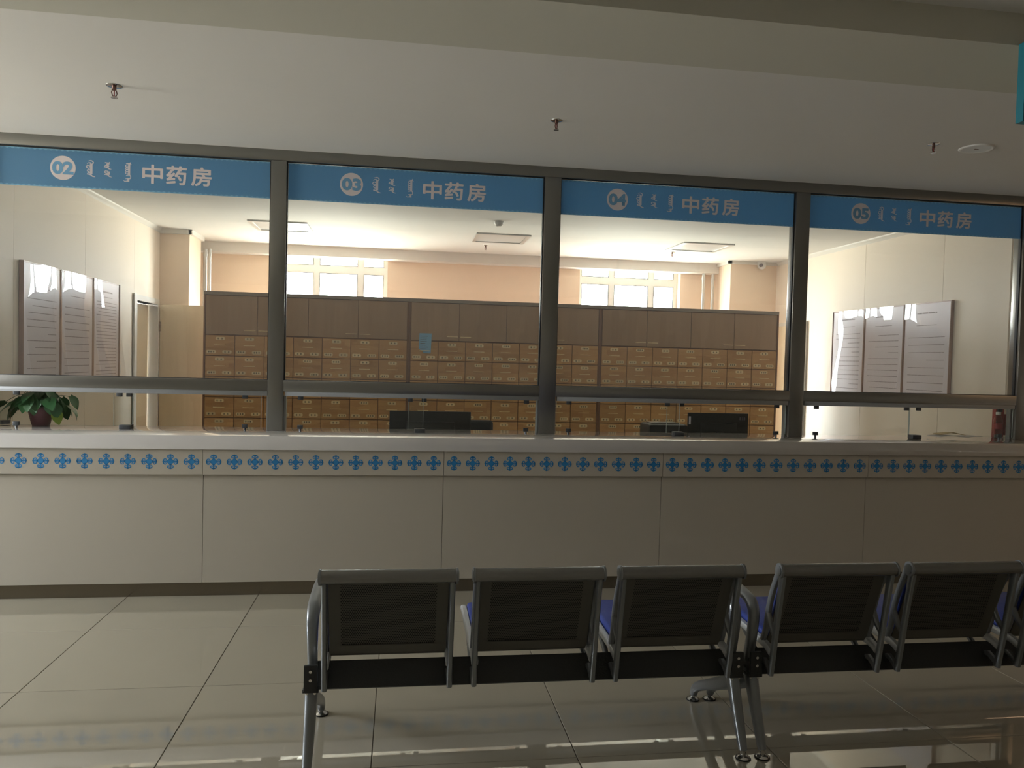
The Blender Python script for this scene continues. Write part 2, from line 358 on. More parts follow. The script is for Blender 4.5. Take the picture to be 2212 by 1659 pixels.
# pharmacy windows
for i, (a, b) in enumerate(WIN):
    wn_ = struct(thing('window_%d' % (i+1), None, None, ((a+b)/2, YB+.16, 0)))
    mb = MB(); h = (b-a)/2; f = .055
    mb.box(-h, h, -.03, .03, WZ[0], WZ[0]+f); mb.box(-h, h, -.03, .03, WZ[1]-f, WZ[1]); mb.box(-h, -h+f, -.03, .03, WZ[0], WZ[1]); mb.box(h-f, h, -.03, .03, WZ[0], WZ[1])
    c1, c2 = -h+.48, -h+1.05
    for c in (c1, c2): mb.box(c-.04, c+.04, -.03, .03, WZ[0], WZ[1])
    mb.box(-h, h, -.032, .032, 2.66, 2.76)
    mb.build('window_frame', M['upvc'], wn_)
    gm = MB()
    for p, q in ((-h+f, c1-.04), (c1+.04, c2-.04), (c2+.04, h-f)):
        for c, d in ((WZ[0]+f, 2.66), (2.76, WZ[1]-f)):
            MB().box(p, q, -.003, .003, c, d).build('window_pane', M['clear'], wn_)
            g = MB(); g.box(p, p+.008, -.034, -.028, c, d); g.box(q-.008, q, -.034, -.028, c, d); g.box(p, q, -.034, -.028, d-.008, d); g.box(p, q, -.034, -.028, c, c+.008)
            g.build('window_gasket', M['gasket'], wn_)
    gm.bm.free()
for i, (a, b, c, d) in enumerate(LWIN):
    wn_ = struct(thing('window_%d' % (i+3), None, None, (LX0-.15, 0, 0)))
    mb = MB(); mb.box(0, .05, a, b, c, c+.06); mb.box(0, .05, a, b, d-.06, d)
    for k in range(4): y = a+(b-a-.06)*k/3; mb.box(0, .05, y, y+.06, c, d)
    mb.build('window_frame', M['upvc'], wn_)
for i, (a, b, c, d) in enumerate(BWIN):
    wn_ = struct(thing('window_%d' % (i+4), None, None, (0, LY0-.15, 0)))
    mb = MB(); mb.box(a, b, 0, .05, c, c+.06); mb.box(a, b, 0, .05, d-.06, d)
    for k in range(3): x = a+(b-a-.06)*k/2; mb.box(x, x+.06, 0, .05, c, d)
    mb.build('window_frame', M['upvc'], wn_)
# door 1 in the left wall: casing, closed leaf in the opening, open leaf swung into the room
d1 = struct(thing('door_1', None, None, (XL, 8.87, 0)))
mb = MB(); mb.box(-.13, .02, -.43, -.37, 0, 2.10); mb.box(-.13, .02, .33, .37, 0, 2.10); mb.box(-.13, .02, -.43, .37, 2.10, 2.16)
mb.box(.012, .026, -.46, -.40, 0, 2.17)
mb.build('door_frame', M['trimw'], d1)
MB().box(-.13, -.09, -.36, .32, .01, 2.09).build('door_leaf', M['doorwood'], d1)
ol = MB().box(.03, .86, .355, .395, .01, 2.105).build('door_leaf', M['doorwood'], d1)
for z in (.3, 1.1, 1.8): MB().cyl((.028, .35, z), .012, .11, n=10).build('hinge', M['chrome'], d1)
d2 = struct(thing('door_2', None, None, (XR, 9.27, 0)))
MB().box(-.035, -.005, -.36, .36, .01, 2.11).build('door_leaf', M['doorwood'], d2)
mb = MB(); mb.box(-.04, -.0, -.40, -.36, 0, 2.15); mb.box(-.04, -.0, .36, .40, 0, 2.15); mb.box(-.04, -.0, -.36, .36, 2.11, 2.15); mb.build('door_frame', M['trimw'], d2)

# ------------------------------------------------------------------ service counter
seams = [-4.30, -2.768, -1.235, .298, 1.815, 3.358, 4.895, 6.43]
ct = thing('service_counter', 'long grey-white service counter under the glass partition, with a blue-flowered band', 'counter', (1.0, 5.4, 0))
def cl(b): return b.matrix_basis
def onct(name, m, x0, x1, y0, y1, z0, z1, bev=0, parent=ct):
    return MB().box(x0-1.0, x1-1.0, y0-5.4, y1-5.4, z0, z1, bev).build(name, m, parent, smooth=40 if bev else None)
onct('counter_body', M['seam'], seams[0]+.01, seams[-1]-.01, 5.155, 5.60, .0905, .955)
onct('countertop', M['top'], seams[0], seams[-1], 5.09, 5.70, .957, 1.0466, .0025)['label'] = 'glossy pale countertop'
onct('kick_plate', M['steelk'], seams[0], seams[-1], 5.165, 5.20, 0, .092)['label'] = 'brown metal kick plate'
# flower motif (flat print)
def motif_mesh():
    mb = MB(); R = .0475
    for q in range(4):
        ca, sa = [(1, 0), (0, 1), (-1, 0), (0, -1)][q]
        def T(p): return (R*(p[0]*ca-p[1]*sa), R*(p[0]*sa+p[1]*ca))
        mb.ribbon([T((0, .30)), T((0, .62)), T((0, .9))], [.34*R, .16*R, .22*R], sub=1)
        mb.ribbon([T((0, 1.02)), T((0, .94)), T((0, .84))], [.02*R, .34*R, .52*R], sub=1)
        for s in (-1, 1):
            pts = [(0, .88), (s*.18, .86), (s*.32, .79), (s*.37, .65), (s*.30, .53), (s*.18, .54), (s*.17, .63), (s*.22, .65)]
            mb.ribbon([T(p) for p in pts], [.18*R, .17*R, .14*R, .12*R, .10*R, .09*R, .09*R, .11*R], sub=3)
    pts = []
    for k in range(16):
        a = 2*PI*k/16; r = .44+.07*math.cos(4*a); pts.append((R*r*math.sin(a), 0, R*r*math.cos(a)))
    mb.poly(pts); return mb.mesh(M['motif'], fixn=False)
mm_ = motif_mesh()
for k in range(len(seams)-1):
    a, b = seams[k]+.0015, seams[k+1]-.0015
    bp = onct('band_panel', M['panel'], a, b, 5.11, 5.16, .793, .955)
    for j in range(12):
        x = a+.066+j*(b-a-.132)/11
        link('flower_motif', mm_, bp, (x-1.0, 5.1095-5.4, .8765))
    onct('front_panel', M['panel'], a, b, 5.135, 5.16, .0935, .788)

# ------------------------------------------------------------------ glass partition
MU = [(-2.742, -2.664), (-.901, -.797), (.996, 1.114), (2.921, 3.033), (4.842, 4.948)]
gp = thing('glass_partition', 'steel-framed glass partition standing on the service counter up to the ceiling', 'partition', (1.1, YP, 1.0466))
ox, oy, oz = 1.1, YP, 1.0466
def ongp(name, m, x0, x1, y0, y1, z0, z1, bev=0, parent=gp, **k):
    return MB().box(x0-ox, x1-ox, y0-oy, y1-oy, z0-oz, z1-oz, bev).build(name, m, parent, smooth=40 if bev else None)
for a, b in MU: ongp('mullion', M['steel'], a, b, YP, YP+.10, 1.0466, 2.892, .002)
ongp('header_rail', M['steel'], MU[0][0], MU[-1][1], YP-.002, YP+.10, 2.892, ZC, .002)
for (a0, a), (b, b1) in zip(MU, MU[1:]):
    ongp('transom', M['steel'], a, b, YP+.001, YP+.095, 1.318, 1.394, .0015)
    ongp('bottom_channel', M['rail'], a+.012, b-.004, YP+.006, YP+.05, 1.286, 1.3175, .001)
    ongp('upper_pane', M['pane'], a+.004, b-.004, YP+.030, YP+.036, 1.398, 2.888)
    g = MB()
    for (x0, x1, z0, z1) in ((a, b, 2.886, 2.892), (a, b, 1.394, 1.398), (a, a+.006, 1.398, 2.886), (b-.008, b, 1.398, 2.886)):
        g.box(x0-ox, x1-ox, .020, .045, z0-oz, z1-oz)
    g.build('gasket', M['gasket'], gp)
    for (x0, x1) in ((a, a+.012), (b-.012, b)):
        ongp('side_channel', M['rail'], x0, x1, YP+.045, YP+.085, 1.0466, 1.286)
# sliding glass leaves below the transom, each with its clips
pairs = [(-2.655, -1.775, -1.90, -.945), (-.775, .165, .060, .985), (1.125, 2.06, 1.965, 2.905), (3.045, 3.93, 3.93, 4.835)]
clips = [((-2.5, -1.861), (-1.802, -1.052)), ((-.681, .072), (.17, .906)), ((1.218, 1.964), (2.079, 2.833)), ((3.149, 3.901), (4.012, 4.72))]
for (a, b, c, d), cc in zip(pairs, clips):
    for k, (p, q) in enumerate(((a, b), (c, d))):
        y = YP+.012+.010*k
        pn = ongp('sliding_pane', M['clear'], p, q, y, y+.005, 1.062, 1.286)
        e_ = MB(); e_.box(p-ox-.001, p-ox+.0015, y-oy, y-oy+.005, .0155, .2394); e_.box(q-ox-.0015, q-ox+.001, y-oy, y-oy+.005, .0155, .2394)
        e_.build('pane_edge', M['edge'], pn)
        for x in cc[k]:
            MB().box(x-ox-.018, x-ox+.018, y-oy-.006, y-oy+.011, 1.262-oz, 1.287-oz, .002).build('glass_clip', M['clip'], pn, smooth=40)
        xe = cc[0][0] if k == 0 else cc[1][1]
        mbb = MB(); mbb.box(xe-ox-.018, xe-ox+.018, y-oy-.008, y-oy+.013, 1.060-oz, 1.086-oz, .002); mbb.cyl((xe-ox, y-oy+.003, 0), .008, .014, n=10)
        mbb.build('glass_clip', M['clip'], pn, smooth=40)
    xm = (b+c)/2+.03
    ongp('centre_clip', M['clip'], xm-.037, xm+.037, YP-.045, YP+.02, 1.0468, 1.076, .003)

# ------------------------------------------------------------------ blue signs
def text_mesh(body, m, box_w, box_h, off=.02, bold=0):
    cu = bpy.data.curves.new('t', 'FONT'); cu.body = body; cu.offset = off; cu.resolution_u = 4
    ob = bpy.data.objects.new('t', cu); C.objects.link(ob)
    dg = bpy.context.evaluated_depsgraph_get(); dg.update(); me = bpy.data.meshes.new_from_object(ob.evaluated_get(dg))
    bpy.data.objects.remove(ob)
    xs = [v.co.x for v in me.vertices]; ys = [v.co.y for v in me.vertices]
    x0, x1, y0, y1 = min(xs), max(xs), min(ys), max(ys)
    for v in me.vertices:
        v.co = ((v.co.x-(x0+x1)/2)*box_w/(x1-x0), 0, (v.co.y-(y0+y1)/2)*box_h/(y1-y0))
    if bold:
        bm = bmesh.new(); bm.from_mesh(me); base = list(bm.verts)+list(bm.edges)+list(bm.faces)
        for q, (dx, dz) in enumerate(((bold, 0), (-bold, 0), (0, bold), (0, -bold), (bold*.8, bold*.8), (-bold*.8, -bold*.8), (bold*.8, -bold*.8), (-bold*.8, bold*.8))):
            r = bmesh.ops.duplicate(bm, geom=base); bmesh.ops.translate(bm, verts=[g for g in r['geom'] if isinstance(g, bmesh.types.BMVert)], vec=(dx, -.00002*(q+1), dz))
        bm.to_mesh(me); bm.free()
    me.materials.clear(); me.materials.append(m); return me
def mongol(which):
    # vertical script drawn as a thick stem with teeth, loops and tails (units: height 1, x right)
    mb = MB(); h = .108
    def R(pts, wd): mb.ribbon([(p[0]*h, p[1]*h) for p in pts], [x*h for x in wd] if isinstance(wd, list) else wd*h, sub=4)
    if which == 0:
        R([(.08, .34), (.08, -.30)], .15)
        R([(-.12, .48), (.08, .52), (.2, .42), (.14, .32), (.02, .34)], [.03, .06, .07, .06, .05])
        R([(.05, .38), (-.08, .38), (-.16, .30)], [.07, .05, .03])
        R([(.05, .16), (-.12, .22), (-.2, .12), (-.08, .04), (.05, .10)], [.06, .05, .06, .05, .05])
        R([(.05, -.06), (-.1, -.02), (-.14, -.12), (-.02, -.16)], .05)
        R([(-.16, -.32), (.02, -.32), (.15, -.42), (.32, -.46)], [.05, .09, .08, .03])
        R([(.04, -.2), (-.1, -.24), (-.14, -.3)], .05)
    elif which == 1:
        R([(-.16, .46), (.06, .42), (.12, .5)], [.04, .1, .03]); R([(.06, .44), (-.02, .3), (.08, .2)], [.1, .16, .08])
        R([(-.2, .22), (-.04, .30), (.14, .34)], [.04, .07, .03]); R([(-.22, .18), (-.02, .16), (.08, .08), (.22, .06)], [.04, .1, .07, .02])
        R([(.06, -.08), (.06, -.28)], .15); R([(.04, -.08), (-.12, -.06), (-.18, -.14), (-.06, -.2), (.04, -.17)], .055)
        R([(-.2, -.28), (0, -.28), (.1, -.38), (.26, -.42)], [.04, .09, .07, .02])
    else:
        R([(.06, .46), (.06, -.30)], .13)
        R([(-.12, .44), (.1, .44), (.14, .52)], [.04, .08, .03]); R([(.12, .44), (.2, .36)], [.06, .02])
        for z in (.3, .14, 0, -.14):
            R([(.02, z+.05), (-.1, z+.05), (-.15, z-.03), (-.06, z-.07), (.02, z-.02)], .045)
        R([(-.12, -.32), (.04, -.26), (.14, -.32), (.14, -.46), (.02, -.52)], [.04, .06, .06, .06, .03])
        R([(.02, -.46), (.02, -.68)], .12); R([(.02, -.5), (-.14, -.5)], .04); R([(.02, -.62), (-.18, -.66), (-.26, -.6)], [.08, .05, .02])
    return mb.mesh(M['pink'], fixn=False)
MON = [mongol(k) for k in range(3)]
CH = [text_mesh(ch, M['pink'], .126, .121, 0, .0032) for ch in '中药房']
bays = list(zip([m[1] for m in MU], [m[0] for m in MU[1:]]))
disc_me = MB().cyl((0, 0, 0), .079, .0006, 'y', 40).mesh(M['pink'])
cxs = [-2.231, -.364, 1.540, 3.462]
def scallops(wid, hgt):
    mb = MB(); n = int(wid/.033)
    for k in range(n):
        x = -wid/2+(k+.5)*wid/n
        for sg in (-1, 1):
            z = sg*hgt/2; pts = [(x+.010*math.cos(PI*t/6), 0, z-sg*(.001+.010*math.sin(PI*t/6))) for t in range(7)]
            mb.poly(pts if sg > 0 else pts[::-1])
            mb.box(x-.0165, x+.0165, -.0001, 0, min(z, z-sg*.003), max(z, z-sg*.003))
    return mb
words = {'02': 'plant', '03': 'second', '04': 'third', '05': 'right'}
labs = ['blue sign band 02 over the leftmost glass bay, above the potted plant', 'blue sign band numbered 03 over the second glass bay from the left',
        'blue sign band numbered 04 over the third glass bay from the left', 'blue sign band numbered 05 over the rightmost glass bay, by the wall posters']
for k, (a, b) in enumerate(bays):
    s = thing('counter_sign', labs[k], 'sign', ((a+b)/2, YP+.0285, 2.7625), 0, 'numbered blue signs across the glass partition')
    wd = b-a-.016
    MB().box(-wd/2, wd/2, -.001, .001, -.1265, .1225).build('sign_film', M['blue'], s)
    scallops(wd, .248).build('scalloped_border', M['lblue'], s, (0, -.0012, -.002))['kind'] = 'stuff'
    x0 = cxs[k]-(a+b)/2
    dc = link('number_disc', disc_me, s, (x0, -.0018, .002))
    nm = ['02', '03', '04', '05'][k]
    link('number', text_mesh(nm, M['numblue'], .132, .086, .045), dc, (0, -.0006, 0))
    for q, dx in enumerate((.166, .277, .405)): link('script_word', MON[q], s, (x0+dx, -.0016, .004+(.004 if q == 2 else 0)))
    for q, dx in enumerate((.560, .712, .872)): link('character', CH[q], s, (x0+dx, -.0016, -.006))

# ------------------------------------------------------------------ medicine drawer cabinets
def label_mesh(seed):
    rnd = random.Random(seed); mb = MB(); W, H, c = .094, .034, .011
    pts = []
    for (sx_, sz_) in ((1, 1), (-1, 1), (-1, -1), (1, -1)):
        for t in ((0, .5, 1) if sx_*sz_ > 0 else (1, .5, 0)):
            an = t*PI/2; pts.append((sx_*(W/2-c+c*math.cos(an)), sz_*(H/2-c+c*math.sin(an))))
    mb.prism(pts, -.0015, 0, 'y'); mb.mi = 1
    n = rnd.choice((2, 3, 3)); 
    for j in range(n):
        cx = (j-(n-1)/2)*(.036 if n == 2 else .024)
        for q in range(3): z = (q-1)*.006; mb.box(cx-.008, cx+.008, -.0019, -.0015, z-.0011, z+.0011)
        for q in range(2): x = cx+rnd.uniform(-.006, .006); mb.box(x-.0012, x+.0012, -.0019, -.0015, -.009, .009)
    return mb.mesh([M['lab'], M['ink']])
LABM = [label_mesh(k) for k in range(6)]
def handle_mesh(L):
    mb = MB(); mb.tube([(-L/2, 0, 0), (-L/2, -.018, 0), (-L/2+.006, -.022, 0), (L/2-.006, -.022, 0), (L/2, -.018, 0), (L/2, 0, 0)], .0035, n=6, sub=1)
    return mb.mesh(M['brass'], 50)
HM = handle_mesh(.112)
CW, CY = 2.145, 8.5
dw, rh = .3, .2185
drawer_me = MB().box(-dw/2+.003, dw/2-.003, -.012, .006, -rh/2+.004, rh/2-.004, .0015).mesh(M['drawer'])
door_me = MB().box(-.2600, .2600, -.010, .006, .004, .411, .001).mesh(M['cabdoor'])
clabs = ['left medicine cabinet of small wooden drawers, beside the open door leaf', 'middle medicine cabinet of wooden drawers with a pale blue reflection stand-in on it',
         'right medicine cabinet of wooden drawers, next to the far door']
for u in range(3):
    x0 = -2.062+u*CW
    cb = thing('medicine_cabinet', clabs[u], 'cabinet', (x0+CW/2, CY, 0), 0, 'wooden medicine cabinets along the back of the pharmacy')
    hw = CW/2-.0005
    mb = MB(); mb.box(-hw, hw, .007, .45, .12, 2.185); mb.box(-hw, -hw+.018, -.012, .007, .12, 2.185); mb.box(hw-.018, hw, -.012, .007, .12, 2.185)
    mb.box(-hw+.018, hw-.018, -.004, .007, 1.762-7*rh-.02, 1.762-7*rh)
    mb.build('cabinet_body', M['cabbody'], cb)
    MB().box(-hw+.02, hw-.02, .02, .43, 0, .12).build('plinth', M['cabbody'], cb)
    MB().box(-hw, hw, -.016, .45, 2.185, 2.222, .002).build('top_board', M['cabtrim'], cb)
    for k in range(4):
        d = link('cabinet_door', door_me, cb, ((k-1.5)*.526, 0, 1.767))
        link('handle', HM, d, (.19 if k % 2 == 0 else -.19, -.010, .048))
    for rr in range(7):
        for k in range(7):
            d = link('drawer', drawer_me, cb, ((k-3)*(dw+.001), 0, 1.762-(rr+.5)*rh))
            link('handle', HM, d, (0, -.012, .003))
            if u == 1 and rr == 0 and k == 0: locs = ((-.085, -.068), (.072, -.068))
            else: locs = ((0, .073), (-.085, -.068), (.072, -.068))
            for lx, lz in locs:
                l_ = link('drawer_label', random.choice(LABM), d, (lx+random.uniform(-.003, .003), -.012, lz)); l_.rotation_euler[1] = random.uniform(-.03, .03)
n_ = thing('reflection_sheet', 'small pale blue sheet on the middle cabinet standing in for a reflection in the glass', 'reflection', (.262, CY-.017, 1.735))  # added sheet in place of a bluish reflection in the partition glass
MB().prism([(-.066, .11), (.068, .11), (.06, -.108), (-.018, -.108), (-.03, -.085), (-.045, -.078), (-.07, -.06)], -.001, .0, 'y').build('sheet', M['blureflect'], n_)
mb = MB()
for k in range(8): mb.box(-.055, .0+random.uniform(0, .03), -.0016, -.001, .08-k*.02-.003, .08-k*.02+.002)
mb.build('print', M['inkg'], n_)  # made-up print bars on the reflection stand-in

# ------------------------------------------------------------------ wall posters behind bowed acrylic
def poster(side, y0, y1, label, dens):
    X = XL+.003 if side > 0 else XR-.003
    p = thing('framed_poster', label, 'poster', (X, (y0+y1)/2, 1.27), 0, 'acrylic-covered notices on the %s wall' % ('left' if side > 0 else 'right'))
    h = (y1-y0)/2-.008; H = 2.207-1.27 if side > 0 else 2.222-1.27
    def sx_(a, b): return (a, b) if side > 0 else (-b, -a)
    a, b = sx_(0, .022); MB().box(a, b, -h, h, 0, H).build('backing_board', M['pframe'], p)
    a, b = sx_(.022, .0235); MB().box(a, b, -h+.012, h-.012, .012, H-.012).build('poster_sheet', M['paper'], p)
    a, b = sx_(.0235, .0240); mb = MB(); rnd = random.Random(int(y0*100))
    z = H-.10; first = 0
    W = h-.07
    while z > .06:
        hh = .006 if first else .013
        s = -W if first > 1 else -W*.55; e = (W if rnd.random() > .35 else rnd.uniform(-.1, W)) if first > 1 else W*.55
        y = s
        while y < e:
            q = min(y+rnd.uniform(.02, .09), e)
            yy = (y, q) if side < 0 else (-q, -y)
            mb.box(a, b, yy[0], yy[1], z-hh/2, z+hh/2); y = q+.006
        z -= dens*(1.6 if first < 2 else 1); first += 1
    mb.build('print', M['inkp'], p)
    # acrylic sheet, bowed
    mb = MB(); NY, NZ = 16, 20; V = []
    for i in range(NY+1):
        row = []
        for j in range(NZ+1):
            u = i/NY*2-1; v = j/NZ*2-1
            w1 = (1-v)/2; d = .028+.080*w1*w1+.010*(1-u*u)+.0015*math.sin(5*u+2*v)*math.cos(3*v)
            row.append(mb.bm.verts.new((side*d, u*h, (v+1)/2*H)))
        V.append(row)
    for i in range(NY):
        for j in range(NZ): mb._f([V[i][j], V[i+1][j], V[i+1][j+1], V[i][j+1]])
    mb.build('acrylic_sheet', M['acryl'], p, smooth=80)
    a, b = sx_(0, .032); mb = MB(); mb.box(a, b, -h-.006, -h, 0, H); mb.box(a, b, h, h+.006, 0, H); mb.build('edge_strip', M['pframe'], p)
ya = [6.025, 6.66, 7.32, 7.962]
poster(1, ya[0], ya[1], 'framed notice on the left wall, nearest the counter', .052)
poster(1, ya[1], ya[2], 'middle framed notice of the three on the left wall', .060)
poster(1, ya[2], ya[3], 'framed notice on the left wall, nearest the white door frame', .030)
yb = [6.335, 6.997, 7.654, 8.268]
poster(-1, yb[0], yb[1], 'framed notice on the right wall, nearest the counter', .072)
poster(-1, yb[1], yb[2], 'middle framed notice of the three on the right wall', .060)
poster(-1, yb[2], yb[3], 'framed notice on the right wall, nearest the cabinets', .050)
sw = thing('light_switch', 'white light switch on the left wall between notices and door', 'switch', (XL, 8.03, 1.385))
MB().box(0, .009, -.043, .043, -.043, .043, .002).build('plate', M['plast'], sw); MB().box(.009, .013, -.016, .016, -.025, .025, .001).build('rocker', M['trimw'], sw)

# ------------------------------------------------------------------ ceiling fittings
def panel_light(x, y, label):
    p = thing('ceiling_light', label, 'light', (x, y, ZC), 0, 'square ceiling light panels in the pharmacy')
    mb = MB(); a, b = .305, .262
    for q in ((-a, a, -a, -b), (-a, a, b, a), (-a, -b, -b, b), (b, a, -b, b)): mb.box(q[0], q[1], q[2], q[3], -.014, 0, 0)
    mb.build('frame', M['pipe'], p); MB().box(-b, b, -b, b, -.006, 0).build('diffuser', M['lamp'], p)
panel_light(-1.31, 8.68, 'square ceiling light panel nearest the left wall of the pharmacy')
panel_light(1.10, 8.77, 'square ceiling light panel in the middle, near the smoke detector')
panel_light(3.45, 8.70, 'square ceiling light panel nearest the right wall of the pharmacy')
def sprinkler(x, y, label, grp, s=1.0):
    p = thing('fire_sprinkler', label, 'sprinkler', (x, y, ZC), random.random(), grp); p.scale = (s, s, s)
    MB().lathe([(.0, -.004), (.020, -.006), (.034, -.003), (.036, 0)], 24).build('escutcheon', M['chrome'], p, smooth=40)
    mb = MB(); mb.cyl((0, 0, -.022), .009, .020, n=12)
    mb.tube([(.009, 0, -.02), (.013, 0, -.035), (.004, 0, -.052)], .0025, n=6, sub=3); mb.tube([(-.009, 0, -.02), (-.013, 0, -.035), (-.004, 0, -.052)], .0025, n=6, sub=3)
    mb.build('body', M['brz'], p, smooth=40)
    MB().cyl((0, 0, -.050), .0025, .030, n=8).build('bulb', M['red'], p)
    MB().cyl((0, 0, -.056), .015, .003, n=16).build('deflector', M['chrome'], p)
g1 = 'sprinklers on the hall ceiling'
sprinkler(-1.526, 4.368, 'fire sprinkler on the hall ceiling above sign 02', g1, 1.15)
sprinkler(.862, 4.417, 'fire sprinkler on the hall ceiling in the middle, above signs 03 and 04', g1)
sprinkler(3.209, 4.351, 'fire sprinkler on the hall ceiling left of the round speaker', g1)
g2 = 'sprinklers on the pharmacy ceiling'
sprinkler(.993, 9.375, 'small sprinkler behind the middle ceiling light panel', g2); sprinkler(3.306, 9.219, 'small sprinkler behind the right ceiling light panel', g2)
sp = thing('ceiling_speaker', 'round ceiling speaker on the hall ceiling at upper right', 'speaker', (3.517, 4.372, ZC))
MB().lathe([(.080, -.006), (.090, -.010), (.098, -.007), (.1, 0)], 48).build('rim', M['plast'], sp, smooth=40)
MB().cyl((0, 0, -.0065), .081, .004, n=40).build('grille', M['pipe'], sp); MB().box(-.014, .014, -.003, .003, -.0085, -.0064).build('badge', M['brz'], sp)
sd = thing('smoke_detector', 'white smoke detector on the pharmacy ceiling in front of the middle light', 'detector', (.947, 7.72, ZC))
MB().lathe([(0, -.052), (.024, -.052), (.028, -.040), (.040, -.036), (.046, -.020), (.052, 0)], 32).build('housing', M['plast'], sd, smooth=50)
MB().cyl((0, 0, -.046), .0275, .004, n=24).build('ring', M['inkg'], sd)
cc = thing('security_camera', 'white dome security camera high on the right column', 'camera', (4.70, 9.66, 2.93))
mb = MB(); mb.cyl((0, .0, .005), .055, .031, n=32); mb.build('base', M['plast'], cc, smooth=40)
mb = MB(); bmesh.ops.create_uvsphere(mb.bm, u_segments=24, v_segments=16, radius=.055, matrix=Matrix.Translation((0, -.01, -.015))); mb.build('housing', M['plast'], cc, smooth=60)
MB().cyl((-.028, -.066, -.02), .022, .03, 'y', 20).build('lens', M['inkg'], cc, smooth=40)
# heating pipes
def pipe(x, y, r, label, g):
    p = thing('heating_pipe', label, 'pipe', (x, y, 0), 0, g)
    MB().cyl((0, 0, 0), r, 2.838, n=16).build('pipe', M['pipe'], p, smooth=40)
    for z in (2.0, 2.75): MB().cyl((0, 0, z), r+.006, .03, n=16).build('coupling', M['pipe'], p, smooth=40)
pipe(-2.392, 9.9, .024, 'steel riser pipe next to the left column, nearer the column', 'pipes by the left column')
pipe(-2.33, 9.86, .017, 'thinner steel riser pipe by the left column, nearer the cabinets', 'pipes by the left column')
pipe(4.10, 10.15, .02, 'steel riser pipe by the right column, nearer the window', 'pipes by the right column')
pipe(4.235, 10.15, .02, 'steel riser pipe by the right column, nearer the column', 'pipes by the right column')
# hanging sign at the right edge
hs = thing('hanging_sign', 'teal-framed hanging sign under the ceiling beam at the upper right edge', 'sign', (2.82, 2.695, 2.845))
MB().box(-.46, .46, -.008, .008, -.29, -.015).build('sign_panel', M['signin'], hs)
mb = MB()
for q in ((-.475, -.46, -.305, 0), (.46, .475, -.305, 0), (-.46, .46, -.305, -.29), (-.46, .46, -.015, 0)): mb.box(q[0], q[1], -.018, .018, q[2], q[3])
mb.build('frame', M['teal'], hs)

# ------------------------------------------------------------------ waiting benches
def ring2(pts, hole): pass
def side_frame_mesh():
    # profile in (y,z) about bench origin y=2.95; cast plate with a long slot, forks to seat rail and beam
    mb = MB(); hx = .011
    rear = [(-.098, .762), (-.082, .66), (-.060, .53), (-.042, .42), (-.022, .312)]
    front = [(-.080, .77), (-.035, .69), (-.005, .62), (.014, .555), (.026, .49), (.05, .43)]
    mb.tube([(0, y, z) for y, z in rear], [(hx, .021), (hx, .015), (hx, .013), (hx, .013), (hx, .014)], n=8, sub=3, side=(1, 0, 0), super_=.6)
    mb.tube([(0, y, z) for y, z in front], [(hx, .020), (hx, .013), (hx, .012), (hx, .012), (hx, .012), (hx, .014)], n=8, sub=3, side=(1, 0, 0), super_=.6)
    mb.tube([(0, .012, .56), (0, -.012, .515), (0, -.052, .48)], (hx, .010), n=8, sub=3, side=(1, 0, 0), super_=.6)
    mb.tube([(0, .23, .42), (0, .13, .37), (0, .06, .318)], (hx, .010), n=8, sub=3, side=(1, 0, 0), super_=.6)
    mb.tube([(0, -.03, .318), (0, .03, .352), (0, .08, .325)], (hx, .012), n=8, sub=2, side=(1, 0, 0), super_=.6)
    return mb.mesh(M['cast'], 45)
SF = side_frame_mesh()
SR = MB().tube([(0, -.03, .402), (0, .03, .420), (0, .18, .427), (0, .36, .436), (0, .49, .444), (0, .522, .436)], [(.014, .015)]*5+[(.014, .008)], n=8, sub=3, side=(1, 0, 0), super_=.5).mesh(M['cast_lit'], 45)
ZR = .762; YR = -.098
BW = .446   # clear width between frames
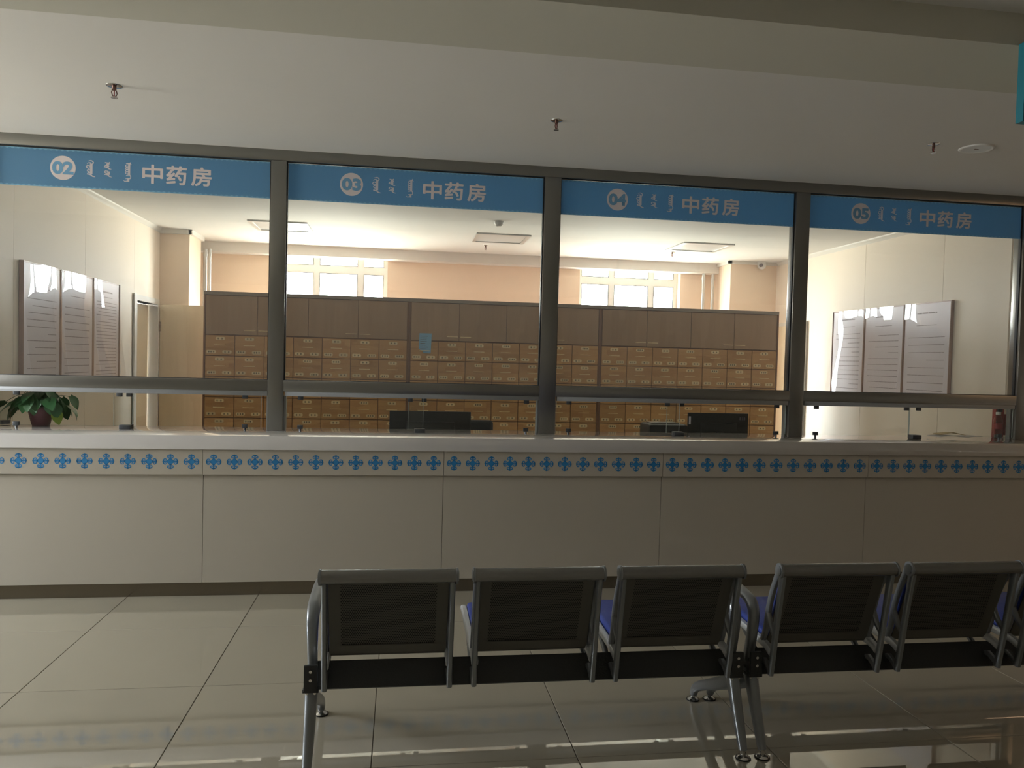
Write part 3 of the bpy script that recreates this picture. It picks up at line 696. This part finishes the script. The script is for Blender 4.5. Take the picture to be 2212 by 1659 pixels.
def back_sheet_mesh():
    # perforated steel back: square-mesh cells with staggered diamond holes, framed by a plain rim
    mb = MB(); a = Vector((0, -.078, .748)); b = Vector((0, .040, .428)); W = BW
    L = (b-a).length; d = (b-a)/L
    def P(x, t, off=0): 
        bow = .012*(1-(2*x/W)**2)
        q = a+d*t; n = Vector((0, d.z, -d.y)); return Vector((x, q.y, q.z))-n*(off)+Vector((0, -.0*bow, 0))
    x0, x1, t0, t1 = -W/2+.042, W/2-.042, .018, L-.038
    nx, nt = 43, 36
    cw, chh = (x1-x0)/nx, (t1-t0)/nt; r = .31
    vid = {}
    def V(x, t):
        k = (round(x*1e6), round(t*1e6))
        if k not in vid: vid[k] = mb.bm.verts.new(P(x, t))
        return vid[k]
    for j in range(nt):
        ofs = .5*cw if j % 2 else 0
        for i in range(nx-(1 if j % 2 else 0)):
            xa, xb = x0+ofs+i*cw, x0+ofs+(i+1)*cw; ta, tb = t0+j*chh, t0+(j+1)*chh; xm, tm_ = (xa+xb)/2, (ta+tb)/2
            o4 = [mb.bm.verts.new(P(*q)) for q in ((xa, ta), (xb, ta), (xb, tb), (xa, tb))]
            i4 = [mb.bm.verts.new(P(*q)) for q in ((xm-cw*r, tm_-chh*r), (xm+cw*r, tm_-chh*r), (xm+cw*r, tm_+chh*r), (xm-cw*r, tm_+chh*r))]
            for k in range(4): mb._f([o4[k], o4[(k+1) % 4], i4[(k+1) % 4], i4[k]])
        if j % 2:
            for xa, xb in ((x0, x0+ofs), (x1-ofs, x1)):
                mb._f([mb.bm.verts.new(P(*q)) for q in ((xa, t0+j*chh), (xb, t0+j*chh), (xb, t0+(j+1)*chh), (xa, t0+(j+1)*chh))])
    for q in ((-W/2, x0, 0, L), (x1, W/2, 0, L), (x0, x1, 0, t0), (x0, x1, t1, L)):
        for off in (0, .003): mb._f([mb.bm.verts.new(P(*z)) if not off else mb.bm.verts.new(P(z[0], z[1], -off)) for z in ((q[0], q[2]), (q[1], q[2]), (q[1], q[3]), (q[0], q[3]))])
    # bent lower lip running into the seat pan
    mb.prism([(.038, .428), (.046, .416), (.062, .412), (.50, .424), (.515, .412), (.518, .405), (.520, .430), (.50, .436), (.062, .424), (.046, .436)], -W/2, W/2, 'x')
    return mb.mesh(M['perf'])
BS = back_sheet_mesh()
def pad(name_pts, w_, m):
    return None
_m = MB().box(-BW/2+.012, BW/2-.012, -.155, .155, .003, .032, .012); _m.mi = 1; _m.box(-BW/2+.016, BW/2-.016, -.152, .152, -.001, .004)
bcush = _m.mesh([M['cush'], M['black']], 50)
scush = MB().box(-BW/2+.002, BW/2-.002, -.205, .21, 0, .036, .014).mesh(M['cush'], 50)
rail_me = MB().cyl((-BW/2-.026, YR, ZR), .0265, BW+.052, 'x', 28).mesh(M['rolls'], 40)
def endcap():
    mb = MB(); mb.cyl((-.004, 0, 0), .030, .008, 'x', 28); mb.cyl((-.007, 0, 0), .020, .014, 'x', 24); return mb.mesh(M['cast'], 40)
EC = endcap()
def leg_mesh(front):
    mb = MB()
    if front: mb.tube([(0, .04, .285), (0, .10, .238), (0, .22, .175), (0, .34, .118), (0, .425, .070), (0, .452, .030)], [(.020, .034), (.021, .030), (.020, .026), (.019, .023), (.018, .020), (.016, .016)], n=12, sub=4, side=(1, 0, 0), super_=.75)
    else: mb.tube([(0, .05, .30), (0, .035, .27), (0, -.005, .18), (0, -.052, .085), (0, -.078, .030)], [(.024, .040), (.024, .034), (.022, .026), (.019, .021), (.016, .016)], n=12, sub=4, side=(1, 0, 0), super_=.75)
    return mb.mesh(M['cast'], 50)
LF, LR_ = leg_mesh(1), leg_mesh(0)
foot_me = MB().lathe([(.010, .034), (.010, .016), (.022, .012), (.029, .004), (.029, .0), (0, 0)], 24).mesh(M['chrome'], 40)
ring_me = MB().lathe([(.0305, .0005), (.0305, .004), (.0285, .006), (.0285, .0005)], 24).mesh(M['black'], 40)
arm_me = MB().tube([(0, .075, .345), (0, .058, .41), (0, .040, .49), (0, .036, .55), (0, .066, .590), (0, .14, .605), (0, .30, .618), (0, .42, .612), (0, .455, .585), (0, .445, .555)],
                   [(.018, .024), (.019, .024), (.021, .022), (.023, .021), (.025, .018), (.026, .015), (.025, .014), (.022, .013), (.020, .013), (.016, .012)], n=14, sub=4, side=(1, 0, 0), super_=.75).mesh(M['cast'], 50)
def bracket():
    mb = MB(); mb.box(-.030, .030, .0, .14, .292, .306, .002); mb.box(-.026, .026, -.006, .01, .296, .40, .004)
    return mb.mesh(M['beamk'], 40)
BR = bracket()
def bolts():
    mb = MB()
    for z in (.345, .378): mb.cyl((0, -.012, z), .006, .006, 'y', 10)
    for x in (-.014, .014):
        mb.lathe([(0, -.011), (.006, -.009), (.008, -.003), (.008, .0)], 10, (x, .012, .292))
    return mb.mesh(M['chrome'], 40)
BT = bolts()
def bench(xc, label, n=3):
    b = thing('waiting_bench', label, 'bench', (xc, 2.95, 0), 0, 'rows of three-seat waiting benches facing the counter')
    half = .852
    MB().prism([(.010, .303), (.072, .388), (.137, .308), (.13, .301), (.018, .297)], -half-.012, half+.012, 'x').build('beam', M['beamk'], b)['label'] = 'black triangular beam'
    for k in range(n):
        x = (k-1)*.5645
        s = link('backrest', BS, b, (x, 0, 0))
        link('roll_rail', rail_me, s)
        for sg in (-1, 1):
            link('side_frame', SF, s, (sg*(BW/2+.012), 0, 0)); link('seat_rail', SR, s, (sg*(BW/2+.010), 0, 0)); link('end_cap', EC, s, (sg*(BW/2+.027), YR, ZR))
        p = link('back_cushion', bcush, s, (0, -.017, .594)); p.rotation_euler = (math.radians(-69.8), 0, 0); p.location = (0, -.008, .596)
        c = link('seat_cushion', scush, b, (x, .285, .434)); c.rotation_euler = (math.radians(1.5), 0, 0)
    for sg in (-1, 1):
        for m_, nm, fy in ((LF, 'leg', .457), (LR_, 'leg', -.081)):
            lg = link('leg', m_, b, (sg*half, 0, 0)); link('foot', foot_me, lg, (0, fy, 0)); link('foot_ring', ring_me, lg, (0, fy, 0))
        ar = link('armrest', arm_me, b, (sg*half, 0, 0))
        br = link('bracket', BR, b, (sg*half, 0, 0)); link('bolts', BT, br)
    return b
bench(.540, 'grey perforated waiting bench with blue seats, left of the two, showing all its seats')
bench(2.325, 'grey perforated waiting bench with blue seats, cut off by the right edge')

# ------------------------------------------------------------------ things on and behind the counter
TOPZ = 1.0466
def leaf_mesh(m, L=.09):
    mb = MB(); n = 8; rows = []
    for i in range(n+1):
        t = i/n; wv = .42*L*math.sin(PI*min(1, t*.93+.07))**.75*(1.15-.55*t) if i < n else 0
        z = -.32*L*t*t; x = t*L
        if i == n: rows.append([mb.bm.verts.new((x, 0, z))])
        else: rows.append([mb.bm.verts.new((x-(.10*L if i == 0 else 0), sg*wv, z+abs(sg)*.12*wv)) if sg else mb.bm.verts.new((x, 0, z)) for sg in (-1, 0, 1)])
    for i in range(n-1):
        a, b = rows[i], rows[i+1]; mb._f([a[0], a[1], b[1], b[0]]); mb._f([a[1], a[2], b[2], b[1]])
    a = rows[n-1]; t = rows[n][0]; mb._f([a[0], a[1], t]); mb._f([a[1], a[2], t])
    return mb.mesh(m, 60)
LD, LL = leaf_mesh(M['leafd']), leaf_mesh(M['leafl'])
pl = thing('potted_plant', 'trailing green houseplant in a plum pot on the counter at the left', 'plant', (-2.430, 5.665, TOPZ))
MB().lathe([(0, 0), (.052, 0), (.056, .004), (.082, .115), (.088, .118), (.088, .128), (.079, .128), (.076, .112)], 32).build('pot', M['pot'], pl, smooth=40)
MB().cyl((0, 0, .10), .075, .008, n=24).build('soil', M['soil'], pl)
rnd = random.Random(5); stems = MB()
for k in range(52):
    an = rnd.uniform(0, 2*PI); rr = rnd.uniform(.03, .22); 
    z = .24-rr*.55+rnd.uniform(-.07, .04)
    if k % 13 == 5: z -= .05
    z = max(z, .115+.03*rnd.random()) if rr > .14 else max(z, .17)
    x, y = rr*math.cos(an)*1.0, rr*math.sin(an)*.75
    if y < -.085: y = -.085
    if x < -.20: x = -.20
    if abs(x) < .12 and y < .05: z = max(z, .19)
    lf = link('leaf', LL if k in (7, 22) else LD, pl, (x, y, z))
    sc = rnd.uniform(.9, 1.35); lf.scale = (sc, sc, sc)
    lf.rotation_euler = (rnd.uniform(-.5, .5), rnd.uniform(.35, 1.35), an+rnd.uniform(-.7, .7))
    if k % 2 == 0: stems.tube([(0, 0, .11), (x*.5, y*.5, max(z, .12)+.05), (x, y, z)], .0018, n=5, sub=3)
for (x, y, z, a1, a2, mm2) in ((.115, -.06, .105, 1.15, -.3, LL), (.15, -.04, .19, 1.15, .0, LD), (.20, -.03, .20, .9, .2, LD), (.125, -.08, .15, 1.4, -.4, LD), (.09, -.09, .17, 1.4, -1.0, LD)):
    lf = link('leaf', mm2, pl, (x, y, z)); lf.rotation_euler = (.6, a1, a2); lf.scale = (1.1,)*3
    stems.tube([(0, 0, .11), (x*.5, y*.5, .2), (x, y, z)], .0018, n=5, sub=3)
stems.build('stems', M['leafd'], pl)
tb = thing('glass_tumbler', 'clear glass tumbler at the left edge beside the plant', 'glass', (-2.625, 5.60, TOPZ))
MB().lathe([(0, .0), (.032, 0), (.036, .13), (.034, .13), (.030, .012), (0, .010)], 28).build('glass', M['clear'], tb, smooth=40)
MB().lathe([(0, .012), (.030, .012), (.031, .035), (0, .035)], 24).build('tea', M['inkg'], tb)

# staff desk behind counter
dk = thing('staff_desk', 'low white staff desk behind the counter, carrying the monitors', 'desk', (1.1, 6.1, 0))
MB().box(-3.7, 3.7, -.38, .38, .71, .75, .002).build('desktop', M['panel'], dk)
for x in (-3.66, -1.85, 0, 1.85, 3.66): MB().box(x-.02, x+.02, -.36, .36, 0, .71).build('side_panel', M['panel'], dk)
def monitor(x, y, w_, ztop, label, stickers=False):
    m = thing('computer_monitor', label, 'monitor', (x, y, .75), 0, 'computer monitors behind the counter seen from the back')
    zt = ztop-.75; h = .34
    mb = MB(); mb.box(-w_/2, w_/2, 0, .022, zt-h, zt, .004); mb.box(-w_*.3, w_*.3, -.022, 0, zt-h+.05, zt-.08, .008); mb.build('housing', M['dark'], m, smooth=40)
    MB().box(-w_/2+.01, w_/2-.01, .022, .023, zt-h+.015, zt-.012).build('screen', M['gasket'], m)
    mb = MB(); mb.box(-.03, .03, -.045, -.022, 0.01, zt-.15, .004); mb.box(-.11, .11, -.12, .08, 0, .012, .004); mb.build('stand', M['dark'], m, smooth=40)
    if stickers:
        MB().box(-w_/2+.006, -w_/2+.022, -.0015, 0, zt-.095, zt-.03).build('sticker', M['paper'], m)
        for dx in (.035, .052, .072): MB().box(w_/2-dx-.006, w_/2-dx+.006, -.0015, 0, zt-.055, zt-.03).build('sticker', M['inkg'], m)
monitor(.238, 6.0, .63, 1.160, 'black monitor back behind the glass of counter 03')
monitor(2.593, 6.0, .52, 1.183, 'black monitor back with white stickers behind the glass of counter 04', True)
pr = thing('label_printer', 'low black printer beside the stickered monitor of counter 04', 'printer', (2.16, 6.1, .75))
MB().box(-.165, .165, -.13, .13, 0, .335, .02).build('housing', M['dark'], pr, smooth=40); MB().box(-.12, .12, -.05, .09, .335, .342, .002).build('lid', M['beamk'], pr)
ch = thing('office_chair', 'dark rounded chair back just right of the monitor of counter 03', 'chair', (.60, 6.75, 0))
MB().box(-.22, .22, -.03, .03, .62, 1.04, .03).build('backrest', M['dark'], ch, smooth=50); MB().box(-.23, .23, -.45, 0, .44, .50, .03).build('seat', M['dark'], ch, smooth=50)
MB().cyl((0, -.22, .08), .025, .36, n=16).build('post', M['dark'], ch, smooth=40); MB().box(-.02, .02, -.01, .02, .47, .66).build('back_post', M['dark'], ch)
for k in range(5):
    a = 2*PI*k/5; MB().tube([(0, -.22, .09), (.28*math.cos(a), -.22+.28*math.sin(a), .06), (.28*math.cos(a), -.22+.28*math.sin(a), 0)], .02, n=8, sub=2).build('leg', M['dark'], ch)
# right end: red folder, bottle, papers
rb = thing('red_folder', 'dark red upright folder against the right-hand steel post on the counter', 'folder', (4.80, 5.635, TOPZ))
MB().box(-.005, .072, -.02, .02, 0, .232, .003).build('cover', M['red'], rb, smooth=40); MB().box(.0, .068, -.0205, .0195, .003, .229).build('pages', M['red'], rb)
mb = MB(); mb.tube([(.09, -.012, .02), (.09, -.012, .19)], .012, n=10, sub=1); mb.build('tube', M['red'], rb, smooth=40)
bo = thing('water_bottle', 'clear plastic bottle with a red label in front of the red folder', 'bottle', (4.775, 5.565, TOPZ))
MB().lathe([(0, 0), (.030, 0), (.033, .006), (.031, .05), (.033, .055), (.033, .14), (.028, .165), (.016, .180), (.0155, .190)], 28).build('body', M['clear'], bo, smooth=50)
MB().cyl((0, 0, .190), .018, .020, n=20).build('cap', M['plast'], bo, smooth=40)
mb = MB(); mb.cyl((0, 0, .075), .0335, .045, n=28, cap=False); mb.build('label_band', M['red'], bo, smooth=40)
mb = MB(); mb.cyl((0, 0, .004), .024, .022, n=20); mb.build('contents', M['clip'], bo, smooth=40)
def sheet(name, label, cat, loc, w_, d_, m, curl, rz, parent=None):
    mb = MB(); N = 12; V = []
    for i in range(N+1):
        u = i/N; z = curl(u); V.append([(mb.bm.verts.new(((u-.5)*w_, -d_/2, z)), mb.bm.verts.new(((u-.5)*w_, d_/2, z*.6)))])
    top = [v[0] for v in V]
    for a, b in zip(top, top[1:]): mb._f([a[0], b[0], b[1], a[1]])
    bot = [(mb.bm.verts.new(a.co-Vector((0, 0, .003))), mb.bm.verts.new(b.co-Vector((0, 0, .003)))) for a, b in top]
    for a, b in zip(bot, bot[1:]): mb._f([a[0], a[1], b[1], b[0]])
    for k in (0, 1):
        for i in range(N): mb._f([top[i][k], bot[i][k], bot[i+1][k], top[i+1][k]])
    for i in (0, N): mb._f([top[i][0], top[i][1], bot[i][1], bot[i][0]])
    o = mb.build(name, m, smooth=60); o.location = loc; o.rotation_euler[2] = rz; tag(o, label, cat); return o
sheet('newspaper', 'grey printed papers lying on the counter near the right end', 'papers', (4.42, 5.60, TOPZ+.0035), .36, .16, M['printp'], lambda u: .004+.012*abs(math.sin(5*u)), -.05)
sheet('kraft_envelope', 'tan envelope lying on top of the grey papers on the counter', 'envelope', (4.39, 5.62, TOPZ+.021), .20, .12, M['yellowp'], lambda u: .002+.020*(1-abs(2*u-1)), -.15)
